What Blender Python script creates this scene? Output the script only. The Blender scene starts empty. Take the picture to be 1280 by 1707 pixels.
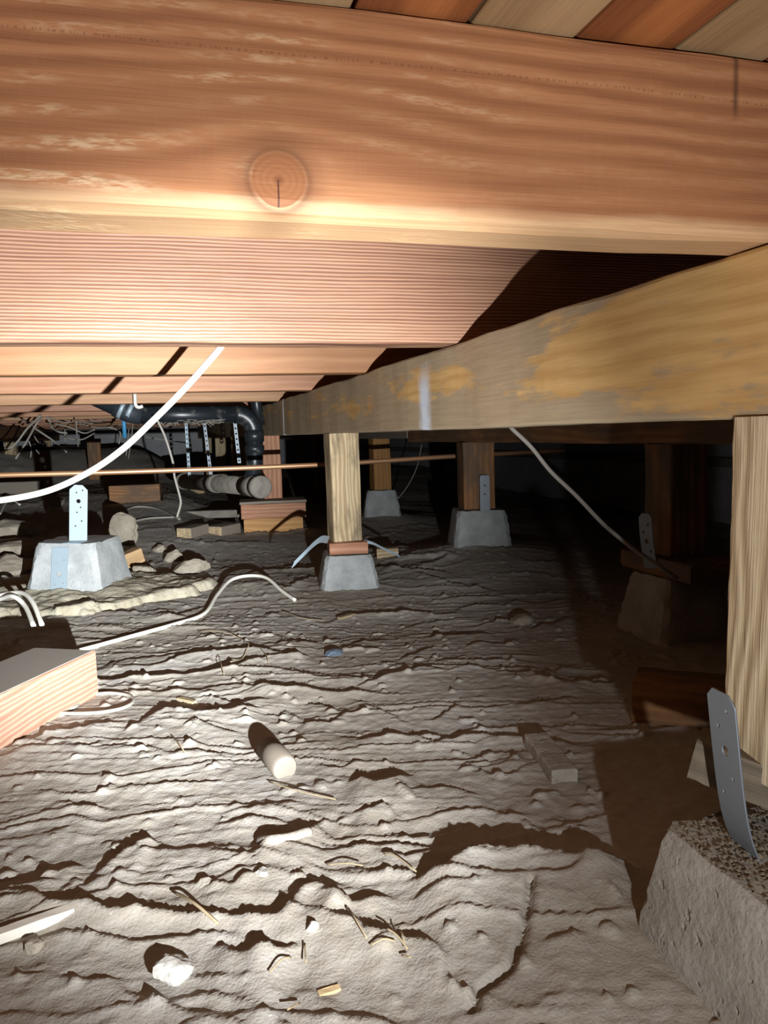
import bpy, bmesh, math, random
import numpy as np
from mathutils import Vector, Matrix

random.seed(7)
SC = bpy.context.scene
COL = SC.collection

# ------------------------------------------------------------------ camera
W, H, F = 1280, 1707, 1294.0
YAW, PITCH, ROLL = .279, .101, .029
CAM = np.array([0, 0, .45])
_fw = np.array([math.sin(YAW)*math.cos(PITCH), math.cos(YAW)*math.cos(PITCH), -math.sin(PITCH)])
_r0 = np.array([math.cos(YAW), -math.sin(YAW), 0]); _u0 = np.cross(_r0, _fw)
_r = math.cos(ROLL)*_r0 - math.sin(ROLL)*_u0
_u = math.sin(ROLL)*_r0 + math.cos(ROLL)*_u0
cd = bpy.data.cameras.new('camera'); cam = bpy.data.objects.new('camera', cd); COL.objects.link(cam)
cd.sensor_fit = 'HORIZONTAL'; cd.sensor_width = 36; cd.lens = 36*F/W; cd.clip_start = .02
cam.matrix_world = Matrix(((_r[0], _u[0], -_fw[0], CAM[0]), (_r[1], _u[1], -_fw[1], CAM[1]), (_r[2], _u[2], -_fw[2], CAM[2]), (0, 0, 0, 1)))
SC.camera = cam
SC.view_settings.view_transform = 'Standard'; SC.view_settings.look = 'None'
SC.view_settings.exposure = 0; SC.view_settings.gamma = 1; SC.view_settings.use_curve_mapping = False

def ray(px, py):
    d = _fw*F + _r*(px-W/2) - _u*(py-H/2); return d/np.linalg.norm(d)
def onz(px, py, z=0.): d = ray(px, py); return CAM + d*((z-CAM[2])/d[2])
def onx(px, py, x): d = ray(px, py); return CAM + d*(x/d[0])
def ony(px, py, y): d = ray(px, py); return CAM + d*(y/d[1])

# ------------------------------------------------------------------ world + hand lamp beside the photographer
wd = bpy.data.worlds.new('world'); SC.world = wd; wd.use_nodes = True
wd.node_tree.nodes['Background'].inputs[0].default_value = (.5, .55, .6, 1)
wd.node_tree.nodes['Background'].inputs[1].default_value = .004
LAMP = Vector((.146, -.072, .263))
def spot(name, power, angle, blend, aim, col, rad=.006):
    l = bpy.data.lights.new(name, 'SPOT'); l.energy = power; l.spot_size = math.radians(angle); l.spot_blend = blend
    l.color = col; l.shadow_soft_size = rad
    o = bpy.data.objects.new(name, l); COL.objects.link(o); o.location = LAMP
    o.rotation_euler = (Vector(aim)-LAMP).to_track_quat('-Z', 'Y').to_euler()
    return o
spot('lamp_core', 440, 36, 1.0, ony(150, 800, 3.0), (.90, .96, 1))
spot('lamp_beam', 215, 60, 1.0, ony(230, 720, 3.0), (.93, .97, 1))
spot('lamp_flood', 20, 150, 1.0, ony(240, 440, 2.0), (.97, .98, 1))

# ------------------------------------------------------------------ material helpers
def srgb(r, g, b):
    f = lambda c: (c/255/12.92 if c/255 <= .04045 else ((c/255+.055)/1.055)**2.4)
    return (f(r), f(g), f(b), 1)
class G:
    def __init__(s, name):
        s.m = bpy.data.materials.new(name); s.m.use_nodes = True; s.t = s.m.node_tree
        s.b = s.t.nodes['Principled BSDF']; s._pos = None
    def n(s, typ, **kw):
        nd = s.t.nodes.new(typ)
        for k, v in kw.items(): setattr(nd, k, v)
        return nd
    def put(s, sock, v):
        if v is None: return
        if isinstance(v, bpy.types.NodeSocket): s.t.links.new(v, sock)
        else:
            if hasattr(sock.default_value, '__len__') and not hasattr(v, '__len__'): v = (v,)*len(sock.default_value)
            if hasattr(v, '__len__') and len(sock.default_value) == 3: v = v[:3]
            sock.default_value = v
    def m1(s, op, a, b=None, c=None, clamp=False):
        nd = s.n('ShaderNodeMath', operation=op, use_clamp=clamp)
        for i, v in enumerate((a, b, c)):
            s.put(nd.inputs[i], v)
        return nd.outputs[0]
    def v1(s, op, a, b=None):
        nd = s.n('ShaderNodeVectorMath', operation=op); s.put(nd.inputs[0], a); s.put(nd.inputs[1], b); return nd.outputs[0]
    def obj(s):
        if s._pos is None: s._pos = s.n('ShaderNodeTexCoord').outputs['Object']
        return s._pos
    def sep(s, v):
        nd = s.n('ShaderNodeSeparateXYZ'); s.put(nd.inputs[0], v); return nd.outputs
    def comb(s, x, y, z):
        nd = s.n('ShaderNodeCombineXYZ')
        for i, v in enumerate((x, y, z)): s.put(nd.inputs[i], v)
        return nd.outputs[0]
    def noise(s, vec, scale=1, detail=3, rough=.55):
        nd = s.n('ShaderNodeTexNoise'); s.put(nd.inputs['Vector'], vec); nd.inputs['Scale'].default_value = scale
        nd.inputs['Detail'].default_value = detail; nd.inputs['Roughness'].default_value = rough; return nd.outputs['Fac']
    def ramp(s, f, *stops):
        nd = s.n('ShaderNodeValToRGB'); s.put(nd.inputs[0], f); e = nd.color_ramp.elements
        while len(e) < len(stops): e.new(.5)
        for k, (p, c) in enumerate(stops):
            e[k].position = p; e[k].color = c if hasattr(c, '__len__') else (c, c, c, 1)
        return nd.outputs[0]
    def mix(s, f, a, b, mode='MIX'):
        nd = s.n('ShaderNodeMix', data_type='RGBA', blend_type=mode); s.put(nd.inputs[0], f); s.put(nd.inputs[6], a); s.put(nd.inputs[7], b); return nd.outputs[2]
    def bump(s, h, strength=.5, dist=.002, prev=None):
        nd = s.n('ShaderNodeBump'); nd.inputs['Strength'].default_value = strength; nd.inputs['Distance'].default_value = dist
        s.put(nd.inputs['Height'], h)
        if prev: s.put(nd.inputs['Normal'], prev)
        return nd.outputs[0]
    def out(s, col, rough=.7, normal=None, metal=0, spec=.4):
        s.put(s.b.inputs['Base Color'], col); s.put(s.b.inputs['Roughness'], rough); s.put(s.b.inputs['Metallic'], metal)
        s.b.inputs['Specular IOR Level'].default_value = spec
        if normal: s.put(s.b.inputs['Normal'], normal)
        return s.m

def wood(name, dark, light, freq=55, ringmix=.6, rough=.62, off=0., bumpd=.0012, dirt=None, dirt_amt=.5, dirt_scale=6, spec=.35, warp=.02, yb=.35, fib=1.0):
    """grain runs along local X"""
    g = G(name); P = g.v1('ADD', g.obj(), (off, off*.37, off*.11)); x, y, z = g.sep(P)
    wn = g.noise(g.v1('MULTIPLY', P, (1.6, 9, 9)), 1, 3)
    ring = g.m1('ADD', g.m1('MULTIPLY_ADD', y, yb, z), g.m1('MULTIPLY', wn, warp*4))
    sn = g.m1('MULTIPLY_ADD', g.m1('SINE', g.m1('MULTIPLY', ring, freq*6.2832)), .5, .5)
    fibre = g.noise(g.v1('MULTIPLY', P, (9, 420, 420)), 1, 3, .6)
    streak = g.noise(g.v1('MULTIPLY', P, (1.5, 60, 60)), 1, 3, .6)
    f = g.m1('ADD', g.m1('MULTIPLY', g.m1('POWER', sn, 1.5), ringmix*.75), g.m1('MULTIPLY_ADD', streak, .8, -.2), clamp=True)
    f = g.m1('ADD', f, g.m1('MULTIPLY_ADD', fibre, .5*fib, -.25*fib), clamp=True)
    col = g.mix(f, dark, light)
    big = g.noise(g.v1('MULTIPLY', P, (2.5, 5, 5)), 1, 2)
    col = g.mix(g.m1('MULTIPLY_ADD', big, 1.6, -.5, clamp=True), col, g.mix(.38, col, dark), 'MIX')
    if dirt:
        dn = g.noise(g.v1('MULTIPLY', P, (.55, 1.6, 1.6)), dirt_scale, 5, .62)
        msk = g.ramp(dn, (.5-.18*dirt_amt-.02, 0), (.62-.14*dirt_amt, 1))
        col = g.mix(g.m1('MULTIPLY', msk, .88), col, dirt)
    hgt = g.m1('ADD', g.m1('MULTIPLY', sn, .5), g.m1('MULTIPLY', fibre, .8))
    return g.out(col, rough, g.bump(hgt, .6, bumpd), 0, spec)

def concrete(name, c1, c2, scale=18, bumpd=.004, pits=True):
    g = G(name); P = g.obj()
    n1 = g.noise(P, scale, 6, .6); n2 = g.noise(P, 140, 3, .6); n3 = g.noise(P, 7, 3)
    col = g.mix(g.ramp(n1, (.3, 0), (.7, 1)), c1, c2)
    col = g.mix(g.m1('MULTIPLY_ADD', n2, 1.2, -.45, clamp=True), col, g.mix(.3, col, (.02, .02, .02, 1)))
    h = g.m1('ADD', g.m1('MULTIPLY', n1, .8), g.m1('MULTIPLY', n2, .35))
    if pits: h = g.m1('SUBTRACT', h, g.ramp(g.noise(P, 85, 2), (.64, 0), (.74, .35)))
    return g.out(col, .9, g.bump(h, .8, bumpd), 0, .2)

def plain(name, col, rough=.5, metal=0, spec=.5, nscale=0, namt=.2, dust=None):
    g = G(name); c = col; P = g.obj()
    n = g.noise(P, nscale or 30, 4)
    c = g.mix(g.m1('MULTIPLY', n, namt*2), col, tuple(v*.45 for v in col[:3])+(1,))
    if dust: c = g.mix(g.ramp(g.noise(P, 22, 4), (.42-dust[1]*.4, 0), (.62-dust[1]*.2, 1)), c, dust[0])
    return g.out(c, rough, g.bump(n, .15, .001), metal, spec)

# ------------------------------------------------------------------ mesh helpers
def hashn(ix, iy, seed):
    h = (ix.astype(np.int64)*374761393 + iy.astype(np.int64)*668265263 + seed*1442695) & 0xffffffff
    h = ((h ^ (h >> 13))*1274126177) & 0xffffffff
    return ((h ^ (h >> 16)) & 0xffff)/65535.0
def vnoise(x, y, seed=0):
    ix = np.floor(x); iy = np.floor(y); fx = x-ix; fy = y-iy
    fx = fx*fx*fx*(fx*(fx*6-15)+10); fy = fy*fy*fy*(fy*(fy*6-15)+10)
    a = hashn(ix, iy, seed); b = hashn(ix+1, iy, seed); c = hashn(ix, iy+1, seed); d = hashn(ix+1, iy+1, seed)
    return (a+(b-a)*fx)*(1-fy)+(c+(d-c)*fx)*fy
def fbm(x, y, seed=0, oct=4, g=.5):
    s = 0; a = 1; t = 0
    for k in range(oct):
        s = s+a*vnoise(x*2**k+17.3*k, y*2**k-9.1*k, seed+k); t += a; a *= g
    return s/t
def sstep(a, b, x):
    t = np.clip((x-a)/(b-a), 0, 1); return t*t*(3-2*t)

class MB:
    def __init__(s): s.v = []; s.f = []
    def add(s, vs, fs):
        o = len(s.v); s.v += [tuple(v) for v in vs]; s.f += [tuple(i+o for i in f) for f in fs]; return s
    def box(s, c, d, M=None):
        x, y, z = (k/2 for k in d)
        vs = [Vector((sx*x, sy*y, sz*z)) for sx in (-1, 1) for sy in (-1, 1) for sz in (-1, 1)]
        if M: vs = [M @ v for v in vs]
        vs = [v+Vector(c) for v in vs]
        return s.add(vs, [(0, 1, 3, 2), (4, 6, 7, 5), (0, 4, 5, 1), (2, 3, 7, 6), (0, 2, 6, 4), (1, 5, 7, 3)])
    def loft(s, rings, cap=True):
        n = len(rings[0]); vs = [v for r in rings for v in r]; fs = []
        for i in range(len(rings)-1):
            for j in range(n):
                k = (j+1) % n; fs.append((i*n+j, i*n+k, (i+1)*n+k, (i+1)*n+j))
        if cap: fs.append(tuple(range(n))[::-1]); fs.append(tuple((len(rings)-1)*n+j for j in range(n)))
        return s.add(vs, fs)
    def tube(s, pts, r, seg=8, flat=None):
        pts = [Vector(p) for p in pts]; rings = []; up = Vector((0, 0, 1)); N = len(pts)
        rr = r if hasattr(r, '__len__') else [r]*N
        T0 = (pts[1]-pts[0]).normalized(); a = T0.cross(up)
        if a.length < .05: a = T0.cross(Vector((1, 0, 0)))
        a.normalize()
        for i, p in enumerate(pts):
            T = (pts[min(i+1, N-1)]-pts[max(i-1, 0)]).normalized()
            a = (a-T*a.dot(T)).normalized(); b = T.cross(a)
            k = flat or 1
            rings.append([p+a*rr[i]*math.cos(q*2*math.pi/seg)+b*rr[i]*k*math.sin(q*2*math.pi/seg) for q in range(seg)])
        return s.loft(rings)
    def build(s, name, mat, parent=None, smooth=False, loc=None, rot=None):
        me = bpy.data.meshes.new(name); me.from_pydata(s.v, [], s.f)
        bm = bmesh.new(); bm.from_mesh(me); bmesh.ops.recalc_face_normals(bm, faces=bm.faces); bm.to_mesh(me); bm.free()
        if mat: me.materials.append(mat)
        if smooth:
            for p in me.polygons: p.use_smooth = True
            if smooth == 'auto': me.set_sharp_from_angle(angle=math.radians(32))
        o = bpy.data.objects.new(name, me); COL.objects.link(o)
        if parent: o.parent = parent
        if loc is not None: o.location = Vector(loc)
        if rot is not None: o.rotation_euler = rot
        return o
def tag(o, label, cat, group=None, kind=None):
    if label: o['label'] = label
    if cat: o['category'] = cat
    if group: o['group'] = group
    if kind: o['kind'] = kind
    return o
def empty(name, loc, rz=0):
    o = bpy.data.objects.new(name, None); COL.objects.link(o); o.location = Vector(loc); o.rotation_euler = (0, 0, rz); o.empty_display_size = .05; return o
def spline(pts, n=10):
    P = [Vector(p) for p in pts]; P = [2*P[0]-P[1]]+P+[2*P[-1]-P[-2]]; out = []
    for i in range(1, len(P)-2):
        a, b, c, d = P[i-1:i+3]
        for k in range(n):
            t = k/n
            out.append(.5*((2*b)+(c-a)*t+(2*a-5*b+4*c-d)*t*t+(3*b-a-3*c+d)*t**3))
    return out+[P[-2]]

def beam_mb(L, w, h, ch=.005, seed=0, jit=.0012, step=.03, wane=None, endcut=0):
    """timber along local X from 0 to L, y in +-w/2, z in 0..h, eased corners, slightly uneven"""
    rnd = random.Random(seed); n = max(3, min(160, int(L/step))); mb = MB(); rings = []
    ph = [rnd.uniform(0, 6.28) for _ in range(12)]
    for i in range(n+1):
        x = L*i/n; ring = []
        cs = [((-1, 0), ch), ((1, 0), ch), ((1, 1), ch), ((-1, 1), ch)]
        for q, ((sy, sz), c0) in enumerate(cs):
            c = c0*(1+.6*math.sin(x*7.3+ph[q])*math.sin(x*17.1+ph[q+4]))
            if wane and q in (0, 1): c = wane*(1+.45*math.sin(x*5.1+ph[q])+.25*math.sin(x*19+ph[q+4]))
            cy = sy*w/2; cz = h*sz; iy = -sy; iz = 1-2*sz
            # order so that the ring goes round consistently
            pa = (cy+iy*c, cz); pm = (cy+iy*c*.32, cz+iz*c*.32); pb = (cy, cz+iz*c)
            seq = [pb, pm, pa] if q in (0, 2) else [pa, pm, pb]
            ring += seq
        off = jit*math.sin(x*9+ph[8])+jit*.5*math.sin(x*31+ph[9])
        xx = x
        ring3 = []
        for (yy, zz) in ring:
            e = 0
            if endcut and i == n: e = endcut*(zz/h-.5)
            ring3.append((xx+e, yy+off+rnd.uniform(-jit, jit)*.25, zz+off*.6+rnd.uniform(-jit, jit)*.25))
        rings.append(ring3)
    mb.loft(rings); return mb
def timber(name, L, w, h, mat, loc, rot=(0, 0, 0), parent=None, **kw):
    return beam_mb(L, w, h, **kw).build(name, mat, parent, False, loc, rot)
def post(name, x, y, z0, z1, w, mat, rz=0, lean=(0, 0), **kw):
    """vertical timber: local X points up; centre at x,y"""
    mb = beam_mb(z1-z0, w, w, **kw)
    mb.v = [(v[0], v[1], v[2]-w/2) for v in mb.v]
    o = mb.build(name, mat); M = Matrix.Translation((x, y, z0)) @ Matrix.Rotation(rz, 4, 'Z') @ Matrix.Rotation(lean[0], 4, 'Y') @ Matrix.Rotation(lean[1], 4, 'X') @ Matrix.Rotation(-math.pi/2, 4, 'Y')
    o.matrix_world = M
    return o
def pier_body(bw, tw, h, sink=.05, seed=0, div=14, rough=.0011, ch=.008):
    """tapered block, origin at ground level"""
    rnd = random.Random(seed); mb = MB(); rings = []
    for i in range(div+1):
        t = i/div; z = -sink+(h+sink)*t; k = (z/h); wd = bw+(tw-bw)*k
        ring = []
        c = ch
        if i == div: wd -= ch*.8
        hw = wd/2; m = 8
        for q in range(4):
            A = [(-1, -1), (1, -1), (1, 1), (-1, 1)][q]; B = [(1, -1), (1, 1), (-1, 1), (-1, -1)][q]
            for j in range(m):
                f = (j+.5)/m
                px = A[0]*(1-f)+B[0]*f; py = A[1]*(1-f)+B[1]*f
                s = hw
                if j in (0, m-1):
                    px *= .985; py *= .985
                ring.append((px*s+rnd.gauss(0, rough), py*s+rnd.gauss(0, rough), z+(rnd.gauss(0, rough) if i else 0)))
        rings.append(ring)
    mb.loft(rings); return mb
def strap_mesh(length, width, holes, th=.002, cut=.25, cuts=10, shape=None):
    """flat perforated strip standing along local Z, x across; shape(x,y,z)->xyz bends it"""
    cu = bpy.data.curves.new('tmp', 'CURVE'); cu.dimensions = '2D'; cu.fill_mode = 'BOTH'; cu.extrude = th/2
    def poly(pts):
        sp = cu.splines.new('POLY'); sp.points.add(len(pts)-1); sp.use_cyclic_u = True
        for p, q in zip(sp.points, pts): p.co = (q[0], q[1], 0, 1)
    w = width/2; c = cut*width
    poly([(-w, 0), (w, 0), (w, length-c), (w-c, length), (-w+c, length), (-w, length-c)])
    for hx, hz, r in holes: poly([(hx+r*math.cos(a*math.pi/7), hz+r*math.sin(a*math.pi/7)) for a in range(14)])
    o = bpy.data.objects.new('tmp', cu); COL.objects.link(o)
    me = bpy.data.meshes.new_from_object(o.evaluated_get(bpy.context.evaluated_depsgraph_get()))
    bpy.data.objects.remove(o); bpy.data.curves.remove(cu)
    bm = bmesh.new(); bm.from_mesh(me)
    for k in range(1, cuts):
        bmesh.ops.bisect_plane(bm, geom=bm.verts[:]+bm.edges[:]+bm.faces[:], plane_co=(0, length*k/cuts, 0), plane_no=(0, 1, 0))
    bmesh.ops.remove_doubles(bm, verts=bm.verts, dist=1e-6)
    for v in bm.verts:
        p = (v.co.x, v.co.z, v.co.y)
        v.co = shape(*p) if shape else p
    bmesh.ops.recalc_face_normals(bm, faces=bm.faces)
    bm.to_mesh(me); bm.free(); return me
def strap_obj(me, mat, parent=None, loc=(0, 0, 0), rot=(0, 0, 0), name='strap'):
    me.materials.clear(); me.materials.append(mat)
    o = bpy.data.objects.new(name, me); COL.objects.link(o); o.parent = parent; o.location = Vector(loc); o.rotation_euler = rot
    return o
def rock_mb(r, seed, n=2, flat=.7, jag=.25):
    bm = bmesh.new(); bmesh.ops.create_icosphere(bm, subdivisions=n, radius=1); rnd = random.Random(seed)
    dirs = [Vector((rnd.gauss(0, 1), rnd.gauss(0, 1), rnd.gauss(0, 1))).normalized() for _ in range(9)]
    mb = MB(); vs = []
    for v in bm.verts:
        d = v.co.normalized(); k = 1
        for q, dd in enumerate(dirs):
            e = d.dot(dd)
            if e > .45: k = min(k, (.62+.05*q*jag*4/3)/e)
        k += rnd.gauss(0, .025)
        vs.append((d.x*r[0]*k, d.y*r[1]*k, d.z*r[2]*k))
    fs = [tuple(v.index for v in f.verts) for f in bm.faces]; bm.free()
    mb.add(vs, fs); return mb

# ------------------------------------------------------------------ ground relief
SY, CY = math.sin(YAW), math.cos(YAW)
def wv(p): return p[0]*CY-p[1]*SY, p[0]*SY+p[1]*CY
LEDGES = [  # outlines of the dried-mud ledges: height in mm, then picture points that fix where they lie on the ground
 (17, (213,1226),(244,1208),(284,1190),(337,1200),(374,1196),(443,1185)), (10, (16,1252),(81,1232),(154,1220),(199,1216)),
 (5, (162,1147),(211,1149),(264,1147)), (4, (167,1110),(211,1098),(276,1094),(325,1086)), (8, (337,1165),(374,1171),(398,1177),(451,1171)),
 (6, (321,1212),(366,1226),(406,1228)), (8, (357,1106),(406,1110),(447,1102),(520,1098)), (6, (268,1033),(353,1009)),
 (4, (0,1263),(100,1250),(170,1256)), (4, (260,1244),(292,1250),(341,1248)), (3, (430,1076),(520,1072)), (5, (305,1128),(386,1118),(443,1102)),
 (8, (503,1207),(550,1212),(578,1193)), (4, (583,1167),(625,1183),(681,1207)), (16, (587,1312),(630,1322),(662,1312),(681,1298)),
 (12, (428,1418),(498,1415),(517,1399),(540,1378)), (8, (601,1366),(644,1361),(662,1376)), (6, (686,1233),(728,1244),(756,1242),(789,1228)),
 (7, (728,1204),(761,1182)), (4, (531,1286),(564,1289),(597,1275)), (9, (541,1514),(602,1523),(655,1521)), (6, (400,1540),(447,1535),(494,1542)),
 (7, (625,1436),(681,1446),(737,1441)), (30, (690,1490),(745,1480),(790,1462),(850,1455),(900,1461),(1000,1463),(1060,1458)),
 (5, (690,1524),(740,1512),(790,1512)), (5, (498,1483),(541,1483),(578,1481)), (6, (859,1181),(916,1174),(970,1165)), (5, (836,1368),(864,1368)),
 (4, (915,1380),(958,1379)), (10, (420,1610),(462,1615),(489,1602)), (6, (617,1581),(654,1578)), (6, (909,1602),(967,1583)),
 (7, (0,1492),(39,1490),(98,1482)), (9, (16,1480),(78,1470),(137,1455)), (14, (176,1455),(203,1437),(227,1423),(258,1416)),
 (4, (227,1439),(273,1429),(297,1435)), (7, (348,1498),(391,1494),(418,1478)), (10, (359,1595),(410,1611),(469,1615)), (6, (363,1429),(402,1435),(430,1445)),
 (4, (654,1047),(707,1033),(796,1025)), (6, (707,1056),(770,1056),(823,1053)), (5, (582,1071),(649,1062)), (5, (667,1100),(725,1078)),
 (8, (885,1047),(930,1040),(970,1029)), (8, (587,1147),(627,1138),(672,1127),(694,1120),(743,1118)), (8, (516,1176),(560,1183)),
 (7, (680,960),(752,980),(841,989)), (5, (458,1078),(489,1069),(529,1071)), (4, (770,1082),(796,1071),(872,1074)),
 (9, (405,958),(440,952),(485,944),(520,938)), (10, (440,980),(480,984),(525,962)), (9, (610,950),(680,958),(760,966)),
 (5, (380,1352),(440,1356),(500,1348)), (5, (100,1340),(140,1352),(168,1362)), (5, (290,1270),(330,1262),(380,1268)), (4, (640,1400),(720,1408),(800,1390)),
 (4, (690,1330),(740,1322),(800,1335)), (4, (760,1290),(850,1296),(900,1280)), (4, (560,1232),(620,1240),(680,1230)), (5, (820,1120),(900,1128),(960,1110)),
 (14, (0,905),(30,903),(70,900)), (16, (0,932),(40,927),(72,928)), (14, (0,962),(35,952),(62,950)), (8, (205,905),(250,900),(300,896)), (7, (300,915),(370,908),(450,902)),
 (6, (190,868),(250,862),(300,866)), (6, (640,885),(700,878),(745,882)), (6, (670,930),(720,926),(750,935)), (6, (850,950),(900,955),(940,948)), (5, (840,1000),(900,1006),(950,1000)),
]
_ED = []
for l in LEDGES:
    q = [wv(onz(*p)) for p in l[1:]]; q.sort(); _ED.append((l[0]/1000*(.68 if l[1][1] > 1130 and l[0] < 25 else .9), np.array([a for a, b in q]), np.array([b for a, b in q])))
CRACK = [onz(*p)[:2] for p in ((885,1504),(880,1545),(868,1600),(856,1635),(800,1678),(787,1710))]

def ground(x, y, fine=True):
    x = np.asarray(x, float); y = np.asarray(y, float)
    w = x*CY-y*SY; v = x*SY+y*CY
    h = .030*(fbm(x*1.7+3, y*1.7, 5, 3)-.5)
    # far heaps of spoil on the left, dug-out ground beside the drain
    heap = sstep(5.9, 7.4, y+.35*np.sin(x*3.1))*sstep(.55, -.15, x+.12*(y-6))
    h = h+.13*sstep(2.7, 5.2, y)*sstep(.40, .0, x)*sstep(-3.5, -2., x)+heap*(.23+.05*fbm(x*2, y*2, 31, 3))
    h = h+.12*sstep(4.5, 7.5, y)*sstep(.8, 2.0, x)
    h = h+.055*np.exp(-(((x-1.08)/.32)**2+((y-2.45)/.34)**2))+.045*np.exp(-(((x-1.08)/.3)**2+((y-3.8)/.35)**2))
    h = h+.03*np.exp(-(((x+.62)/.3)**2+((y-3.3)/.55)**2))
    h = h+.012*np.exp(-(((x-.52)/.3)**2+((y-2.25)/.25)**2))
    near = sstep(-.1, .25, v)
    # layered flaking of the dried mud: saw-tooth shelves that drop away from the viewer's side
    wa = fbm(w*2.3, v*3.6, 11, 3); wb = fbm(w*5.5, v*9.0, 23, 3)
    for k, (fr, amp, thr, wrp, ws, sd) in enumerate(((6.5, .010, .56, 3.6, wa, 41), (15., .0050, .52, 5.5, wa, 47), (34., .0030, .48, 4.5, wb, 53), (72., .0014, .46, 5., wb, 59))):
        ph = v*fr+ws*wrp+.5*fbm(w*14, v*14, sd+7, 2)
        fr_ = ph-np.floor(ph); saw = np.where(fr_ < .93, (fr_/.93)**2.4, 1-(fr_-.93)/.07)
        cell = np.floor(ph)
        m = sstep(thr, thr+.16, fbm(w*2.6+cell*3.7, v*3.0, sd, 3))
        h = h+amp*saw*m*near
    if fine:
        h = h+.0022*(fbm(x*26, y*26, 61, 3)-.5)+.0022*(fbm(x*90, y*90, 67, 2)-.5)
        cl = fbm(x*45, y*45, 71, 2); h = h+.004*sstep(.76, .88, cl)
    wj = .010*(fbm(w*22, v*22, 83, 3)-.5)*2+.004*(fbm(w*80, v*80, 87, 2)-.5)*2
    for amp, ew, ev in _ED:
        e = np.interp(w, ew, ev)+wj
        span = ew[-1]-ew[0]; tp = sstep(ew[0]-.01, ew[0]+.22*span, w)*(1-sstep(ew[-1]-.22*span, ew[-1]+.01, w))
        d = v-e; ln = .05+amp*2.2
        pr = np.where(d < 0, np.exp(np.clip(d, -9, 0)/ln), np.clip(1-d/.004, -0., 1))
        pr = np.where(d > 0, pr-.35*np.exp(-np.clip(d, 0, 9)/.05)*(d > .0), pr)
        h = h+amp*pr*tp
    # long drying crack near the block on the right
    best = np.full(x.shape, 9.)
    for a, b in zip(CRACK[:-1], CRACK[1:]):
        ab = b-a; t = np.clip(((x-a[0])*ab[0]+(y-a[1])*ab[1])/(ab@ab), 0, 1)
        best = np.minimum(best, np.hypot(x-a[0]-t*ab[0]+wj*.12, y-a[1]-t*ab[1]+wj*.1))
    h = h-.012*np.clip(1-best/.0055, 0, 1)
    return h
def gz(x, y): return float(ground(np.array([x]), np.array([y]), False)[0])

def grid_axis(segs):
    out = []
    for s in segs: out += list(s)
    return np.array(out)
def geo(start, step, ratio, end):
    o = []; p = start; sg = 1 if end > start else -1
    while (end-p)*sg > 0:
        p += sg*step; step *= ratio; o.append(p)
    o[-1] = end; return o
xs = np.array(sorted(list(np.arange(-.72, 1.12, .004))+geo(-.72, .004, 1.03, -4.0)+geo(1.116, .004, 1.03, 2.6)))
ys = np.array(sorted(list(np.arange(.25, 1.75, .0035))+geo(.25, .0035, 1.08, -2.4)+geo(1.7465, .0035, 1.0125, 10.1)))
XX, YY = np.meshgrid(xs, ys); ZZ = ground(XX, YY)
nx, ny = len(xs), len(ys)
me = bpy.data.meshes.new('floor'); nv = nx*ny; me.vertices.add(nv)
me.vertices.foreach_set('co', np.stack([XX, YY, ZZ], -1).astype(np.float32).ravel())
ii = np.arange(nv).reshape(ny, nx); quads = np.stack([ii[:-1, :-1], ii[:-1, 1:], ii[1:, 1:], ii[1:, :-1]], -1).reshape(-1, 4)
me.loops.add(quads.size); me.loops.foreach_set('vertex_index', quads.ravel().astype(np.int32))
me.polygons.add(len(quads)); me.polygons.foreach_set('loop_start', (np.arange(len(quads))*4).astype(np.int32)); me.polygons.foreach_set('loop_total', np.full(len(quads), 4, np.int32))
me.update(calc_edges=True); me.polygons.foreach_set('use_smooth', np.ones(len(quads), bool))
floor = bpy.data.objects.new('floor', me); COL.objects.link(floor); floor['kind'] = 'structure'; floor['label'] = 'uneven dried mud ground with flaking ledges and cracks'
g = G('dried_mud'); P = g.obj()
n1 = g.noise(P, 3, 4); n2 = g.noise(P, 60, 4, .6); n3 = g.noise(P, 320, 3, .6)
c = g.mix(g.ramp(n1, (.35, 0), (.68, 1)), srgb(160, 152, 140), srgb(176, 171, 165))
c = g.mix(g.ramp(n2, (.42, 0), (.75, .55)), c, srgb(152, 140, 122))
c = g.mix(g.ramp(g.noise(P, 170, 2), (.73, 0), (.77, .7)), c, srgb(216, 212, 204))
MUD = g.out(c, .95, g.bump(g.m1('ADD', g.m1('MULTIPLY', n2, .9), g.m1('MULTIPLY', n3, .5)), .7, .003), 0, .15)
me.materials.append(MUD)

# ------------------------------------------------------------------ materials
JO = [wood('joist_wood_%d' % i, *a) for i, a in enumerate([
    (srgb(150, 92, 55), srgb(196, 130, 82), 40), (srgb(114, 73, 54), srgb(190, 146, 116), 190, 1.1, .55, 1.3, .002, None, .5, 6, .45, .0045, .1),
    (srgb(150, 104, 70), srgb(190, 142, 102), 30, .4, .6, 2.7), (srgb(160, 112, 82), srgb(200, 152, 118), 45, .5, .6, 3.9), (srgb(165, 122, 88), srgb(200, 158, 118), 45, .5, .6, 5.1), (srgb(150, 105, 82), srgb(185, 138, 110), 60, .5, .6, 6.3)])]
PALE = wood('pale_fir', srgb(158, 132, 96), srgb(222, 202, 164), 90, .8, .75, .4, .002, srgb(118, 104, 84), .12, 9)
PALE2 = wood('pale_sawn_fir', srgb(176, 152, 116), srgb(226, 208, 174), 110, .9, .8, 2.4, .0035)
BROWN = wood('brown_fir', srgb(120, 82, 52), srgb(176, 128, 82), 50, .6, .7, .9, .0015, srgb(96, 78, 62), .2)
RED = wood('red_fir', srgb(150, 100, 74), srgb(206, 158, 126), 45, .6, .7, 1.9)
GREY = wood('dusty_wood', srgb(120, 106, 90), srgb(158, 142, 124), 50, .5, .85, 3.1, .0015, srgb(136, 126, 114), .9)
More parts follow.
